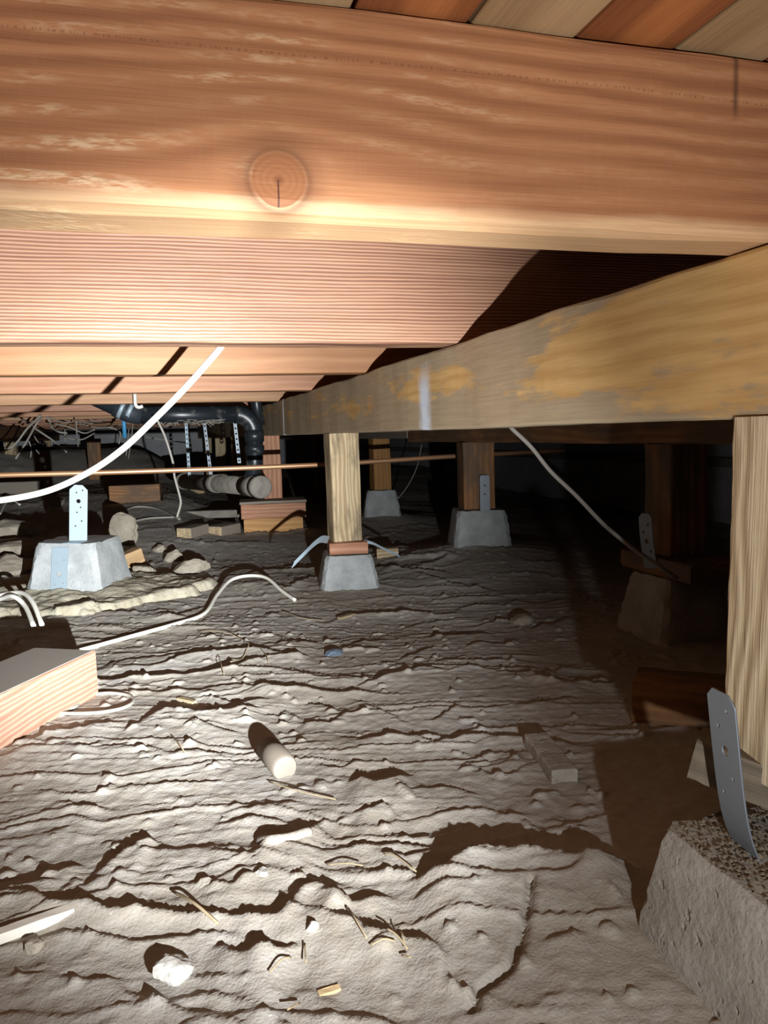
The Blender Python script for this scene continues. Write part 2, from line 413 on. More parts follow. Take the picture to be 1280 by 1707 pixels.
DECK1 = wood('deck_red', srgb(118, 66, 36), srgb(184, 116, 66), 38, .8, .6, .2)
DECK2 = wood('deck_pale', srgb(140, 110, 76), srgb(190, 158, 118), 32, .6, .65, 4.2, .0012, srgb(196, 186, 170), -.35)
DECK3 = wood('deck_brown', srgb(104, 66, 38), srgb(170, 118, 72), 44, .8, .6, 8.2)
CONC = concrete('pier_concrete', srgb(142, 144, 143), srgb(172, 174, 173))
CONCD = concrete('dusty_concrete', srgb(146, 139, 128), srgb(176, 170, 160), 14, .006)
CONCW = concrete('wall_concrete', srgb(168, 168, 170), srgb(196, 196, 198), 5, .004)
CONCB = concrete('low_bounce_concrete', srgb(92, 90, 88), srgb(118, 116, 112), 5, .004)  # for the unseen left and front walls, darkened to cut bounce light into the shadows
GROUT = concrete('spilled_grout', srgb(158, 148, 126), srgb(180, 173, 154), 16, .008)
STONE = concrete('stone', srgb(136, 126, 110), srgb(164, 154, 138), 12, .004)
WSTONE = concrete('white_stone', srgb(172, 168, 160), srgb(196, 192, 184), 20, .003)
STEEL = plain('galvanised_steel', srgb(164, 180, 189), .45, .3, .5, 25, .12)
STEELD = plain('dull_galvanised_steel', srgb(140, 148, 156), .5, .4, .5, 25, .15)
ABS = plain('black_abs', srgb(34, 38, 42), .35, 0, .5, 20, .1, (srgb(84, 82, 78), -.35))
ABSD = plain('dusty_abs', srgb(116, 110, 102), .9, 0, .2, 20, .1, (srgb(138, 131, 121), .3))
RUBBER = plain('rubber', srgb(46, 52, 58), .6, 0, .4)
COPPER = plain('copper', srgb(206, 156, 116), .4, .6, .5, 12, .2)
CABLE = plain('white_cable', srgb(226, 222, 210), .5, 0, .4, 20, .05)
CABLEG = plain('grey_cable', srgb(158, 152, 142), .7, 0, .3, 20, .12)
BLUE = plain('blue_pex', srgb(70, 150, 200), .5)
TWIG = plain('dry_twig', srgb(168, 150, 120), .85, 0, .2, 60, .25)
RUST = plain('nail', srgb(60, 50, 44), .6, .6, .4)
DUSTG = plain('cobweb_lint', srgb(140, 134, 124), .95, 0, .1)

# ------------------------------------------------------------------ walls and ceiling
ZT = .594                                   # underside of the joists
JH, JW = .137, .066
JH2 = .166                                  # the joists behind the first are deeper
def wallbox(name, x0, x1, y0, y1, z0, z1, lab):
    mb = MB(); mb.box(((x0+x1)/2, (y0+y1)/2, (z0+z1)/2), (x1-x0, y1-y0, z1-z0)); o = mb.build(name, CONCB if name in ('wall_left', 'wall_front') else CONCW); o['kind'] = 'structure'; o['label'] = lab; return o
wr = wallbox('wall_right', 2.45, 2.65, -2.4, 10, -.3, .255, 'low concrete foundation wall beyond the second girder')
wb_ = wallbox('wall_back', -4.1, 2.65, 10, 10.2, -.3, .74, 'far concrete foundation wall')
wl = wallbox('wall_left', -4.2, -4.0, -2.4, 10, -.3, .74, 'concrete foundation wall on the far side')
wf = wallbox('wall_front', -4.2, 2.65, -2.6, -2.4, -.3, .74, 'concrete foundation wall behind')
sp = timber('sill_plate', 12.3, .14, .04, GREY, (2.53, -2.35, .255), (0, 0, math.pi/2), wr, seed=3, step=.2)
cw = MB().box((2.58, 3.8, .52), (.1, 12.4, .45)).build('cripple_wall', CONCW, wr)
ceil = MB().box((-.8, 3.8, ZT+JH2+.055), (6.9, 12.8, .03)).build('ceiling', DECK3); ceil['kind'] = 'structure'; ceil['label'] = 'underside of the floor deck above the joists'
x = -4.15; k = 0
rd = random.Random(5); ZD = ZT+JH
edges = [.235, .372, .506, .655]           # seams seen beside the near joist
p1 = [onz(785, 39, ZD)[0], onz(957, 59, ZD)[0], onz(1132, 82, ZD)[0]]
bw = (p1[2]-p1[0])/2; x = p1[0]-30*bw
while x < 2.6:
    i = round((x-p1[0])/bw)
    m = {0: DECK2, 1: DECK1, 2: DECK2, -1: DECK1}.get(i, (DECK1, DECK3, DECK2)[rd.randrange(3)])
    b = timber('board', 2.95, bw-.003, .028, m, (x+bw/2, -2.4, ZD+rd.uniform(.0, .002)), (0, 0, math.pi/2), ceil, seed=100+i, ch=.002, step=.3, jit=.0004)
    b = timber('board', 9.6, bw-.003, .03, m, (x+bw/2, .56, ZT+JH2+.002), (0, 0, math.pi/2), ceil, seed=200+i, ch=.002, step=.6, jit=.0004)
    x += bw

# ------------------------------------------------------------------ joists
JY = [.527, 1.218, 1.808, 2.483, 3.202, 3.93, 4.62, 5.3, 5.98, 6.66, 7.34, 8.02, 8.7, 9.38]
g = G('knotty_joist_wood'); P = g.obj(); x_, y_, z_ = g.sep(P)
X0 = -4.0
kp = ony(465, 300, JY[0]); kx, kz, R = kp[0]-X0, kp[2]-ZT, .0165
dx = g.m1('SUBTRACT', x_, kx); dz = g.m1('SUBTRACT', z_, kz)
wn = g.noise(g.v1('MULTIPLY', P, (5, 14, 14)), 1, 3)
dz2 = g.m1('ADD', dz, g.m1('MULTIPLY_ADD', wn, .012, -.006))
d2 = g.m1('ADD', g.m1('MULTIPLY', g.m1('MULTIPLY', dx, dx), .30), g.m1('MULTIPLY', dz2, dz2))
psi = g.m1('MULTIPLY', dz2, g.m1('SUBTRACT', 1, g.m1('DIVIDE', R*R*7, g.m1('ADD', d2, R*R*6))))
psi = g.m1('ADD', psi, g.m1('MULTIPLY', g.m1('SINE', g.m1('MULTIPLY_ADD', x_, 3.3, 1.0)), .008))
psi = g.m1('ADD', psi, g.m1('MULTIPLY_ADD', g.noise(g.v1('MULTIPLY', P, (3.5, 30, 30)), 1, 4, .6), .016, -.008))
ramp_ = g.ramp(g.noise(g.v1('MULTIPLY', P, (2.2, 16, 16)), 1, 2), (.36, .15), (.62, 1))
rings = g.m1('MULTIPLY_ADD', g.m1('MULTIPLY', g.m1('SINE', g.m1('MULTIPLY', psi, 66*6.28)), ramp_), .5, .5)
fib = g.noise(g.v1('MULTIPLY', P, (10, 500, 500)), 1, 3, .6); cross = g.noise(g.v1('MULTIPLY', P, (420, 40, 14)), 1, 2)
f = g.m1('ADD', g.m1('MULTIPLY', rings, .8), g.m1('MULTIPLY_ADD', fib, .5, -.12), clamp=True)
col = g.mix(f, srgb(132, 82, 52), srgb(190, 134, 92))
col = g.mix(g.m1('MULTIPLY_ADD', g.noise(g.v1('MULTIPLY', P, (3, 6, 8)), 1, 3), 1.1, -.45, clamp=True), col, srgb(160, 108, 74))
col = g.mix(g.m1('MULTIPLY', g.ramp(cross, (.5, 0), (.8, 1)), .12), col, srgb(180, 130, 92))
# pale torn grain along some of the rings
left = g.n('ShaderNodeMapRange'); g.put(left.inputs['Value'], x_); left.inputs['From Min'].default_value = kx+.03; left.inputs['From Max'].default_value = kx+.2
left.inputs['To Min'].default_value = 1; left.inputs['To Max'].default_value = .15
tear = g.m1('MULTIPLY', g.m1('MULTIPLY', left.outputs[0], g.ramp(rings, (.5, 0), (.8, 1))), g.m1('MULTIPLY', g.ramp(g.noise(g.v1('MULTIPLY', P, (6, 10, 10)), 1, 2), (.42, 0), (.55, 1)), g.ramp(g.noise(g.v1('MULTIPLY', P, (70, 90, 260)), 1, 3), (.42, 0), (.62, 1))))
col = g.mix(g.m1('MULTIPLY', tear, .85), col, srgb(216, 184, 146))
# pale sapwood along the lower arris
sap = g.ramp(g.m1('ADD', z_, g.m1('MULTIPLY_ADD', g.noise(g.v1('MULTIPLY', P, (9, 20, 20)), 1, 3), .016, -.008)), (.009, 1), (.014, 0))
col = g.mix(g.m1('MULTIPLY', sap, .7), col, g.mix(fib, srgb(186, 138, 94), srgb(232, 202, 158)))
# the knot itself
dk = g.m1('SQRT', g.m1('ADD', g.m1('MULTIPLY', g.m1('MULTIPLY', dx, dx), .92), g.m1('MULTIPLY', dz, dz)))
kring = g.m1('MULTIPLY_ADD', g.m1('SINE', g.m1('MULTIPLY', dk, 1500)), .5, .5)
kc = g.mix(kring, srgb(142, 92, 58), srgb(148, 97, 62))
kc = g.mix(g.ramp(dk, (.0, 1), (.003, 0)), kc, srgb(110, 62, 36))
kc = g.mix(g.m1('MULTIPLY', g.m1('LESS_THAN', g.m1('ABSOLUTE', g.m1('ADD', dx, g.m1('MULTIPLY', wn, .0008))), .0006), g.m1('LESS_THAN', dz, 0)), kc, srgb(80, 46, 30))
halo = g.ramp(dk, (.0, 0), (.0165, .1), (.0185, 1), (.021, .5), (.034, 0))
col = g.mix(g.m1('MULTIPLY', halo, .8), col, srgb(88, 52, 34))
col = g.mix(g.m1('LESS_THAN', g.m1('ADD', dk, g.m1('MULTIPLY_ADD', wn, .004, -.002)), .0175), col, kc)
# row of pin holes, grime and an old nail streak toward the girder end
pin = g.m1('MULTIPLY', g.m1('LESS_THAN', g.m1('ABSOLUTE', g.m1('SUBTRACT', z_, g.m1('MULTIPLY_ADD', g.noise(g.v1('MULTIPLY', P, (2, 0, 0)), 1, 1), .008, .099))), .0008), g.m1('GREATER_THAN', g.noise(g.v1('MULTIPLY', P, (420, 0, 0)), 1, 1), .52))
col = g.mix(g.m1('MULTIPLY', pin, .35), col, srgb(92, 52, 32))
np_ = ony(1226, 150, JY[0]); nx_ = np_[0]-X0
ndx = g.m1('ABSOLUTE', g.m1('SUBTRACT', x_, nx_))
nail = g.m1('MULTIPLY', g.ramp(ndx, (.0, 1), (.0035, 0)), g.ramp(z_, (.088, 0), (.1, 1)))
col = g.mix(g.m1('MULTIPLY', nail, .75), col, srgb(70, 48, 38))
hgt = g.m1('ADD', g.m1('ADD', g.m1('MULTIPLY', rings, .35), g.m1('MULTIPLY', fib, .6)), g.m1('MULTIPLY', tear, .8))
KNOT = g.out(col, .62, g.bump(hgt, .55, .0012), 0, .3)
JL = ['thick reddish-brown floor joist with one big round knot, wholly lit', 'pinkish close-grained floor joist right behind the knotty joist',
      'plain orange floor joist crossed by the crisp shadow of the hanging cable', 'pinkish-tan floor joist with a blurred cable shadow and white cable hook',
      'tan floor joist just in front of the black drain pipe', 'brown floor joist right behind the black drain pipe']
for i, y in enumerate([-1.5, -.82, -.15]):
    tag(timber('floor_joist', 6.45, JW, JH, JO[3], (X0, y+JW/2, ZT), seed=60+i, step=.08), 'tan floor joist above and behind the viewpoint', 'joist', 'floor joists')
for i, y in enumerate(JY):
    m = KNOT if i == 0 else JO[i] if i < 6 else JO[3+i % 3]
    tag(timber('floor_joist', 6.45, JW, JH2 if i else JH, m, (X0, y+JW/2, ZT), seed=20+i, step=.045, ch=.004, wane=.009 if i == 0 else None, jit=.001),
        JL[i] if i < 6 else 'brown floor joist deep in the dark beyond the drain pipe', 'joist', 'floor joists')

# ------------------------------------------------------------------ girders
def girder_mat(name, marks, off, grey=.55):
    g = G(name); P = g.obj(); Q = g.v1('ADD', P, (off, off*.2, off*.3)); x_, y_, z_ = g.sep(P)
    fibre = g.noise(g.v1('MULTIPLY', Q, (9, 300, 300)), 1, 3, .6); streak = g.noise(g.v1('MULTIPLY', Q, (2, 40, 46)), 1, 4, .6)
    wn = g.noise(g.v1('MULTIPLY', Q, (2.5, 9, 9)), 1, 3)
    sn = g.m1('MULTIPLY_ADD', g.m1('SINE', g.m1('MULTIPLY', g.m1('ADD', z_, g.m1('MULTIPLY', wn, .09)), 300)), .5, .5)
    f = g.m1('ADD', g.m1('MULTIPLY', sn, .3), g.m1('ADD', g.m1('MULTIPLY', streak, .5), g.m1('MULTIPLY_ADD', fibre, .5, -.25)), clamp=True)
    col = g.mix(f, srgb(190, 146, 86), srgb(236, 198, 134))
    # weathered grey film with ragged patches of clean wood, more of it farther along and along both arrises
    dn = g.noise(g.v1('MULTIPLY', Q, (3.4, 9, 13)), 1, 6, .66)
    dn = g.m1('ADD', dn, g.ramp(x_, (0, 0), (.39, -.02), (.52, .16), (1, .14)) if False else 0.0)
    edge = g.m1('ADD', g.ramp(z_, (.0, .19), (.055, 0)), g.ramp(z_, (.10, 0), (.15, .14)))
    along = g.n('ShaderNodeMapRange'); g.put(along.inputs['Value'], x_); along.inputs['From Min'].default_value = 3.15; along.inputs['From Max'].default_value = 3.6
    along.inputs['To Min'].default_value = 0; along.inputs['To Max'].default_value = .13
    d = g.m1('ADD', g.m1('ADD', dn, edge), along.outputs[0])
    msk = g.ramp(d, (.54-.1*(grey-.55), 0), (.61-.1*(grey-.55), 1))
    gcol = g.mix(fibre, srgb(146, 132, 110), srgb(184, 170, 146))
    col = g.mix(g.m1('MULTIPLY', msk, .84), col, gcol)
    for cx, hw, z0 in marks:
        nn = g.noise(g.v1('MULTIPLY', P, (60, 60, 45)), 1, 4, .7)
        ax = g.m1('ADD', g.m1('ABSOLUTE', g.m1('SUBTRACT', x_, cx)), g.m1('MULTIPLY_ADD', nn, hw*1.1, -hw*.55))
        mk = g.m1('MULTIPLY', g.ramp(ax, (hw*.35, 1), (hw*1.25, 0)), g.ramp(g.m1('ADD', z_, g.m1('MULTIPLY', nn, .03)), (z0+.0, 1), (z0+.05, 0)))
        col = g.mix(g.m1('MULTIPLY', mk, .95), col, srgb(222, 232, 245))
    return g.out(col, .75, g.bump(g.m1('ADD', g.m1('MULTIPLY', fibre, .7), g.m1('MULTIPLY', sn, .3)), .5, .001), 0, .3)
Y0 = -2.3; YJ = 3.05
GX = .477+.0445
def gmark(px, z): return onx(px, 690, .477)[1]
gm1 = girder_mat('weathered_girder', [(gmark(708, 0)-Y0, .03, .09)], 0)
gm2 = girder_mat('grey_girder', [(gmark(473, 0)-YJ, .03, .11), (gmark(371, 0)-YJ, .09, .11)], 3.3, 1.6)
tag(timber('girder', YJ-Y0, .089, .14, gm1, (GX, Y0, .454), (0, 0, math.pi/2), seed=41, step=.035, ch=.004, jit=.0012), 'weathered tan girder with grey patches and a white paint stripe carried by the pale posts', 'girder')
tag(timber('girder', 9.98-YJ-.004, .089, .14, gm2, (GX, YJ+.004, .454), (0, 0, math.pi/2), seed=42, step=.07, ch=.004), 'grey far girder length behind the vertical drain pipe, with a narrow white paint stripe', 'girder')
# second girder to the right, in two lengths
G2X = 1.03+.0445
tag(timber('girder', 3.19+2.3, .09, .184, BROWN, (G2X, -2.3, .41), (0, 0, math.pi/2), seed=43, step=.08), 'dark brown deep girder seen under the weathered one, with nail holes', 'girder')
tag(timber('girder', 6.78, .09, .17, GREY, (G2X, 3.2, .424), (0, 0, math.pi/2), seed=44, step=.1), 'greyish far length of the deeper second girder, beyond its joint', 'girder')
GLX = -1.16
tag(timber('girder', 9.0, .09, .12, BROWN, (GLX, .9, .474), (0, 0, math.pi/2), seed=45, step=.12), 'brown girder over the far posts with bright metal plates', 'girder')

# ------------------------------------------------------------------ piers, posts, straps
def pier(name, x, y, rz, bw, tw, h, mat, label, seed, z0=None, tilt=(0, 0), group='concrete pier blocks'):
    z0 = gz(x, y) if z0 is None else z0
    e = empty(name, (x, y, z0), rz); e.rotation_euler = (tilt[0], tilt[1], rz); tag(e, label, 'pier', group)
    pier_body(bw, tw, h, seed=seed).build('body', mat, e, 'auto')
    return e
H5 = lambda L, r=.0022, R=.006: [(-.007, L*.18, r), (.008, L*.32, r), (0, L*.5, R), (-.007, L*.66, r), (.007, L*.8, r)]
# near pier at the right edge
np1 = pier('concrete_pier', .508, .447, .0, .262, .224, .105, CONCD, 'dusty near concrete pier under the rough-sawn post, mud crumbs on top', 1, 0.0)
bl = strap_mesh(.142, .036, [(-.008, .055, .0018), (.007, .072, .0018), (0, .093, .0045), (-.006, .112, .0018), (.007, .128, .0018)], .0016, .22, 14,
                lambda x, y, z: (x, y+.014*math.exp(-z/.022)-.016*(z/.142), z))
strap_obj(bl, STEELD, np1, (.430-.508, .497-.447, .098), (0, 0, math.radians(-96)))
tag(post('support_post', GX-.008, .562-.045, .148, .454, .089, PALE2, lean=(.0235, 0), seed=51, ch=.003, jit=.0014, step=.012), 'rough-sawn pale post at the near pier with the leaning steel strap', 'post', 'wooden support posts')
# split shim board under that post
e = timber('shim_board', .20, .045, .036, wood('old_shim', srgb(84, 74, 60), srgb(124, 110, 92), 50), (0, 0, 0), seed=52, ch=.003, step=.01, jit=.002)
a = Vector((.548, .47, .107)); b = Vector(onx(1150, 1282, .445)); d = (b-a)
e.matrix_world = Matrix.Translation(a) @ d.to_track_quat('X', 'Z').to_matrix().to_4x4(); e.scale = (d.length/.2, 1, 1)
tag(e, 'splintered grey shim board jutting out from under the near post', 'shim')
rd = random.Random(12)
mb = MB()
for i in range(1300):
    px, py = .508+rd.uniform(-.108, .03), .447+rd.uniform(-.1, .1)
    r_ = abs(rd.gauss(.0005, .0008))+.0005
    rk = rock_mb((r_*rd.uniform(.8, 1.8), r_*rd.uniform(.8, 1.8), r_*.8), i, 1, 1, .3)
    rk.v = [(v[0]+px, v[1]+py, v[2]+.106) for v in rk.v]; mb.add(rk.v, rk.f)
tag(mb.build('mud_crumbs', plain('mud_crumb', srgb(128, 115, 96), .95, 0, .1)), 'loose dry mud crumbs scattered on top of the near pier', 'mud', kind='stuff')

# centre pier, block and post
cp = pier('concrete_pier', .522, 2.235, math.radians(-8), .178, .136, .10, CONC, 'light grey concrete pier with bent straps under the pale middle post', 2, 0.0)
tag(timber('shim_block', .112, .10, .034, RED, (.522-.056, 2.235, .1025), (0, 0, math.radians(-8)), seed=53), 'small reddish wood block between middle post and its pier', 'block')
tag(post('support_post', GX, 2.207+.045, .137, .454, .087, PALE, lean=(math.radians(-.6), 0), seed=54, ch=.004), 'pale streaky post in the middle standing on a small block', 'post', 'wooden support posts')
s1 = [ony(547, 900, 2.17), ony(535, 899, 2.13), ony(522, 908, 2.1), ony(508, 922, 2.07), ony(488, 942, 2.05)]
def ribbon(pts, w, th, wvec):
    mb = MB(); wvec = Vector(wvec).normalized(); pts = spline(pts, 5); rings = []
    for i, p in enumerate(pts):
        T = (pts[min(i+1, len(pts)-1)]-pts[max(i-1, 0)]).normalized(); n = T.cross(wvec).normalized()
        rings.append([p-wvec*w/2-n*th/2, p+wvec*w/2-n*th/2, p+wvec*w/2+n*th/2, p-wvec*w/2+n*th/2])
    return mb.loft(rings)
def localise(o, par):
    bpy.context.view_layer.update(); mw = o.matrix_world.copy(); o.parent = par; o.matrix_parent_inverse = par.matrix_world.inverted()
localise(ribbon(s1, .024, .0015, (.45, .45, .75)).build('strap', STEEL), cp)
s2 = [ony(608, 903, 2.2), ony(622, 906, 2.19), ony(640, 915, 2.18), ony(665, 926, 2.17)]
localise(ribbon(s2, .012, .0015, (-.35, .5, .75)).build('strap', STEEL), cp)

# left pier without a post, on spilled grout
lx, ly = -.243, 2.44
lp = pier('concrete_pier', lx, ly, math.radians(-22), .235, .178, .155, CONC, 'white concrete pier without a post, perforated steel strap standing on it', 3, 0.01, tilt=(0, math.radians(1)))
me_ = strap_mesh(.165, .05, [(-.008, .045, .0022), (.009, .06, .0022), (-.004, .085, .0022), (.006, .1, .0022), (0, .118, .0062), (-.006, .143, .0022), (.011, .15, .0022)], .002, .28, 6)
M = lp.matrix_world
st = strap_obj(me_, STEEL, lp, (.012, -.03, .153), (math.radians(3), math.radians(4), math.radians(14)))
me_ = strap_mesh(.135, .048, [(0, .06, .008), (-.012, .03, .003), (.012, .035, .003), (-.01, .09, .003), (.012, .1, .003)], .002, .0, 4)
strap_obj(me_, STEEL, lp, (-.008, -.1195, .012), (math.radians(-10.2), 0, 0))
mb = MB().box((.02, -.065, .1545), (.05, .05, .002)); mb.build('strap_bend', STEEL, lp)
# grout spill around it
gx = np.linspace(lx-.42, lx+.48, 170); gy = np.linspace(ly-.42, ly+.34, 150); GXX, GYY = np.meshgrid(gx, gy)
ux, uy = GXX-lx-.02, GYY-ly+.05; rr = np.hypot(ux/1.2, uy*1.05); aa = np.arctan2(uy, ux)
lim = .275*(1+.10*np.sin(3*aa+1)+.07*np.sin(5*aa+2))+.07*(fbm(GXX*16, GYY*16, 301, 4)-.5)
edge_ = sstep(-.012, .018, lim-rr); thick = .022+.030*fbm(GXX*9, GYY*9, 311, 4)+.008*fbm(GXX*40, GYY*40, 317, 3)-.014*sstep(.05, .2, rr)
GZZ = ground(GXX, GYY, False)*.6+np.where(edge_ > 0, thick*edge_-.012*(1-edge_), -.012)-.004
keep = (lim-rr > -.03)
idx = -np.ones(GXX.shape, int); idx[keep] = np.arange(keep.sum())
mb = MB(); mb.v = [tuple(q) for q in np.stack([GXX, GYY, GZZ], -1)[keep]]
for i in range(idx.shape[0]-1):
    for j in range(idx.shape[1]-1):
        q = (idx[i, j], idx[i, j+1], idx[i+1, j+1], idx[i+1, j])
        if min(q) >= 0: mb.f.append(tuple(int(k) for k in q))
gr = mb.build('grout_spill', GROUT, None, True)
tag(gr, 'rough tan slab of spilled grout around the white post-less pier', 'grout')

# piers of the second girder
p2 = pier('concrete_pier', 1.064, 1.43, .0, .19, .135, .128, CONCD, 'concrete pier in deep shadow under the capped dark post', 4, 0.0)
me_ = strap_mesh(.12, .036, H5(.12, .003, .006), .002, .25, 8, lambda x, y, z: (x, y-.006*math.sin(z*20), z))
strap_obj(me_, STEELD, p2, (-.062, -.005, .145), (math.radians(4), math.radians(-3), math.radians(-78)))
tag(timber('cap_board', .24, .13, .04, BROWN, (1.068, 1.30, .1305), (0, 0, math.pi/2), seed=55), 'short brown cap board on the shadowed pier', 'board')
tag(post('support_post', G2X, 1.445, .171, .41, .094, BROWN, seed=56), 'dark reddish post in shadow standing on a cap board', 'post', 'wooden support posts')
p3 = pier('concrete_pier', 1.075, 2.54, math.radians(-14), .205, .168, .125, CONC, 'grey concrete pier on a mud mound under the post with inlaid steel strap', 5, .05)
tag(post('support_post', G2X, 2.555, .1775, .41, .112, BROWN, rz=math.radians(-10), seed=57), 'brown post with a flat steel strap let into its face', 'post', 'wooden support posts')
me_ = strap_mesh(.125, .034, [(0, .09, .003), (0, .06, .003)], .002, .12, 3)
strap_obj(me_, STEELD, p3, (.012, -.075, .122), (0, 0, math.radians(4)))
p4 = pier('concrete_pier', 1.075, 3.80, math.radians(-12), .19, .145, .125, CONC, 'smaller far grey pier under the ochre post', 6, .04)
tag(post('support_post', G2X, 3.80, .1675, .424, .09, wood('ochre_fir', srgb(140, 98, 52), srgb(184, 136, 76), 50), seed=58), 'ochre far post crossed by the shadow of the copper pipe', 'post', 'wooden support posts')
tag(post('support_post', G2X, 5.3, .05, .424, .09, BROWN, seed=59), 'brown post of the second girder deep in the dark', 'post', 'wooden support posts')
# crib and far posts of the weathered girder
tag(timber('crib_block', .30, .17, .068, RED, (.36, 3.72, .0695), (0, 0, math.radians(-6)), seed=61, ch=.003), 'upper reddish crib block right under the far post', 'block', 'crib blocks')
tag(timber('crib_block', .275, .16, .075, wood('ochre_crib', srgb(166, 118, 66), srgb(206, 160, 100), 45), (.37, 3.72, -.007), (0, 0, math.radians(-6)), seed=62, ch=.003), 'lower ochre crib block resting on the ground', 'block', 'crib blocks')
tag(timber('crib_plate', .31, .19, .012, GREY, (.355, 3.725, .1385), (0, 0, math.radians(-6)), seed=63, ch=.002), 'thin dusty board on top of the crib blocks', 'board')
tag(post('support_post', GX, 3.808, .1515, .454, .09, RED, seed=64), 'reddish split post on crib blocks beside the drain pipe', 'post', 'wooden support posts')
for i, y in enumerate((5.4, 7.0, 8.6)):
    tag(post('support_post', GX, y, gz(GX, y)-.03, .454, .09, PALE, seed=65+i), ['dim far post of the grey girder, next one beyond the crib post', 'pale far post of the grey girder, second beyond the crib post', 'farthest pale post of the grey girder, third beyond the crib post'][i], 'post', 'wooden support posts')
for i, (px, y, z1) in enumerate(((20, 7.0, .474), (82, 8.9, .474), (158, 6.6, .474))):
    q = ony(px, 760, y); o = post('support_post', q[0], y, gz(q[0], y)-.02, z1, .09 if i < 2 else .1, PALE if i < 2 else BROWN, seed=70+i)
    if i < 2:
        for s in (-1, 1):
            pl = MB().box((z1-gz(q[0], y)+.02-.022, s*.024, 0), (.04, .04, .096)).build('metal_plate', STEEL, o)
    tag(o, ['far pale post with two bright metal plates, nearest to the tangled wires', 'farthest pale post with small metal plates on a mound', 'broad brown stub post behind the wire tangle'][i], 'post', 'wooden support posts')
for i, (px, y, m) in enumerate(((500, 8.3, PALE), (535, 7.6, RED))):
    q = ony(px, 750, y); tag(post('support_post', q[0], y, gz(q[0], y)-.02, ZT, .085, m, seed=75+i), ['thin pale post seen between crib post and middle post', 'thin red post seen just beside the middle post'][i], 'post', 'wooden support posts')
for i, (px, y) in enumerate(((728, 6.6),)):
    q = ony(px, 750, y); tag(post('wooden_stake', q[0], y, gz(q[0], y)-.02, .5, .06, PALE, lean=(.08, 0), seed=79), 'leaning pale stake in the dark behind the copper pipe', 'stake')

# ------------------------------------------------------------------ drain, copper pipe and hangers
PY = 3.36
e = empty('drain_pipe', (.37, PY, 0)); tag(e, 'black plastic drain pipe with elbow, couplings and dusty capped lower run', 'pipe')
def part(mb, name, mat, parent, smooth=True):
    o = mb.build(name, mat, None, smooth); localise(o, parent); return o
R_ = .036
ZP = .548; XV = float(ony(424, 730, PY)[0])
arc = [(XV-.075+.075*math.sin(t), PY, ZP-.075+.075*math.cos(t)) for t in [k*math.pi/20 for k in range(11)]]
part(MB().tube([(-.07, PY, ZP+.006), (.1, PY, ZP+.003), (XV-.075, PY, ZP)], R_, 20), 'horizontal_pipe', ABS, e)
part(MB().tube(arc, .0385, 20), 'elbow', ABS, e)
part(MB().tube([(XV, PY, ZP-.07), (XV, PY, ZP-.118)], .0415, 20), 'coupling', ABS, e)
part(MB().tube([(XV, PY, ZP-.132), (XV-.002, PY, ZP-.165)], .0415, 20), 'coupling', ABS, e)
part(MB().tube([(XV, PY, ZP-.1), (XV-.004, PY, ZP-.21), (XV-.012, PY+.01, .285), (XV-.03, PY+.05, .245)], [.037, .036, .035, .034], 20), 'vertical_pipe', ABS, e)
cap = Vector(ony(436, 812, 3.22)); far = Vector(ony(301, 802, 4.5)); dd = (far-cap).normalized()
part(MB().tube([cap+dd*.05, far], .041, 20), 'lower_pipe', ABSD, e)
part(MB().tube([cap+dd*.03, cap+dd*.2], .0445, 20), 'wye_fitting', ABSD, e)
part(MB().tube([cap, cap+dd*.004, cap+dd*.05], [.042, .0475, .0475], 24), 'cleanout_cap', ABSD, e)
part(MB().tube([far-dd*.10, far-dd*.02], .0455, 20), 'coupling', ABSD, e)
part(MB().tube([cap+dd*.6, cap+dd*.72], .0445, 20), 'coupling', ABSD, e)
rc = part(MB().tube([(-.16, PY, ZP+.042), (-.11, PY, ZP+.018), (-.06, PY, ZP+.006)], [.041, .042, .042], 20), 'rubber_coupling', RUBBER, e)
for t in (.25, .55):
    c0 = Vector((-.16+.1*t, PY, ZP+.042-.036*t)); o = part(MB().tube([c0-Vector((.007, 0, -.0035)), c0+Vector((.007, 0, -.0035))], .0445, 24), 'hose_clamp', STEEL, rc)
part(MB().tube([(-.33, PY, ZP+.13), (-.15, PY, ZP+.036)], R_, 18), 'inlet_pipe', ABS, e)
xr = XV+.03
tag(MB().tube([(xr, PY+.12, .73), (xr, PY+.12, .60), (xr+.01, PY+.12, .5)], .024, 14).build('vent_pipe', ABS, None, True), 'short black pipe dropping behind the drain elbow', 'pipe')
# hanger straps from the joists to the lower drain run
for i, (px0, px1, yy, zb, lab) in enumerate(((309, 316, 4.25, None, 'bright perforated hanger strap above the far end of the lower drain run'), (338, 352, 3.9, None, 'duller perforated hanger strap over the middle of the lower drain run'), (389, 399, 3.55, None, 'dark perforated hanger strap beside the vertical drain pipe'))):
    a = ony(px0, 690, yy); b = ony(px1, 796 if i < 2 else 772, yy); L_ = ZT-b[2]
    hs = [(0, .012+.024*k, .0042) for k in range(int((L_-.02)/.024))]
    me_ = strap_mesh(L_, .015, hs, .0015, .05, 4, lambda x, y, z, a=a, b=b, L_=L_: (x+(a[0]-b[0])*z/L_, y, z))
    o = strap_obj(me_, STEEL if i == 0 else STEELD, None, (b[0], yy, b[2]), (0, 0, math.radians(-12)), 'hanger_strap'); tag(o, lab, 'strap', 'hanger straps')
YC = 2.72
pc = [ony(-260, 797, YC), ony(0, 792, YC), ony(260, 785, YC), ony(527, 775, YC), ony(750, 761, YC), ony(940, 751, YC)]
tag(MB().tube(spline(pc, 6), .0085, 12).build('copper_pipe', COPPER, None, True), 'long thin copper pipe passing behind the middle post', 'pipe')
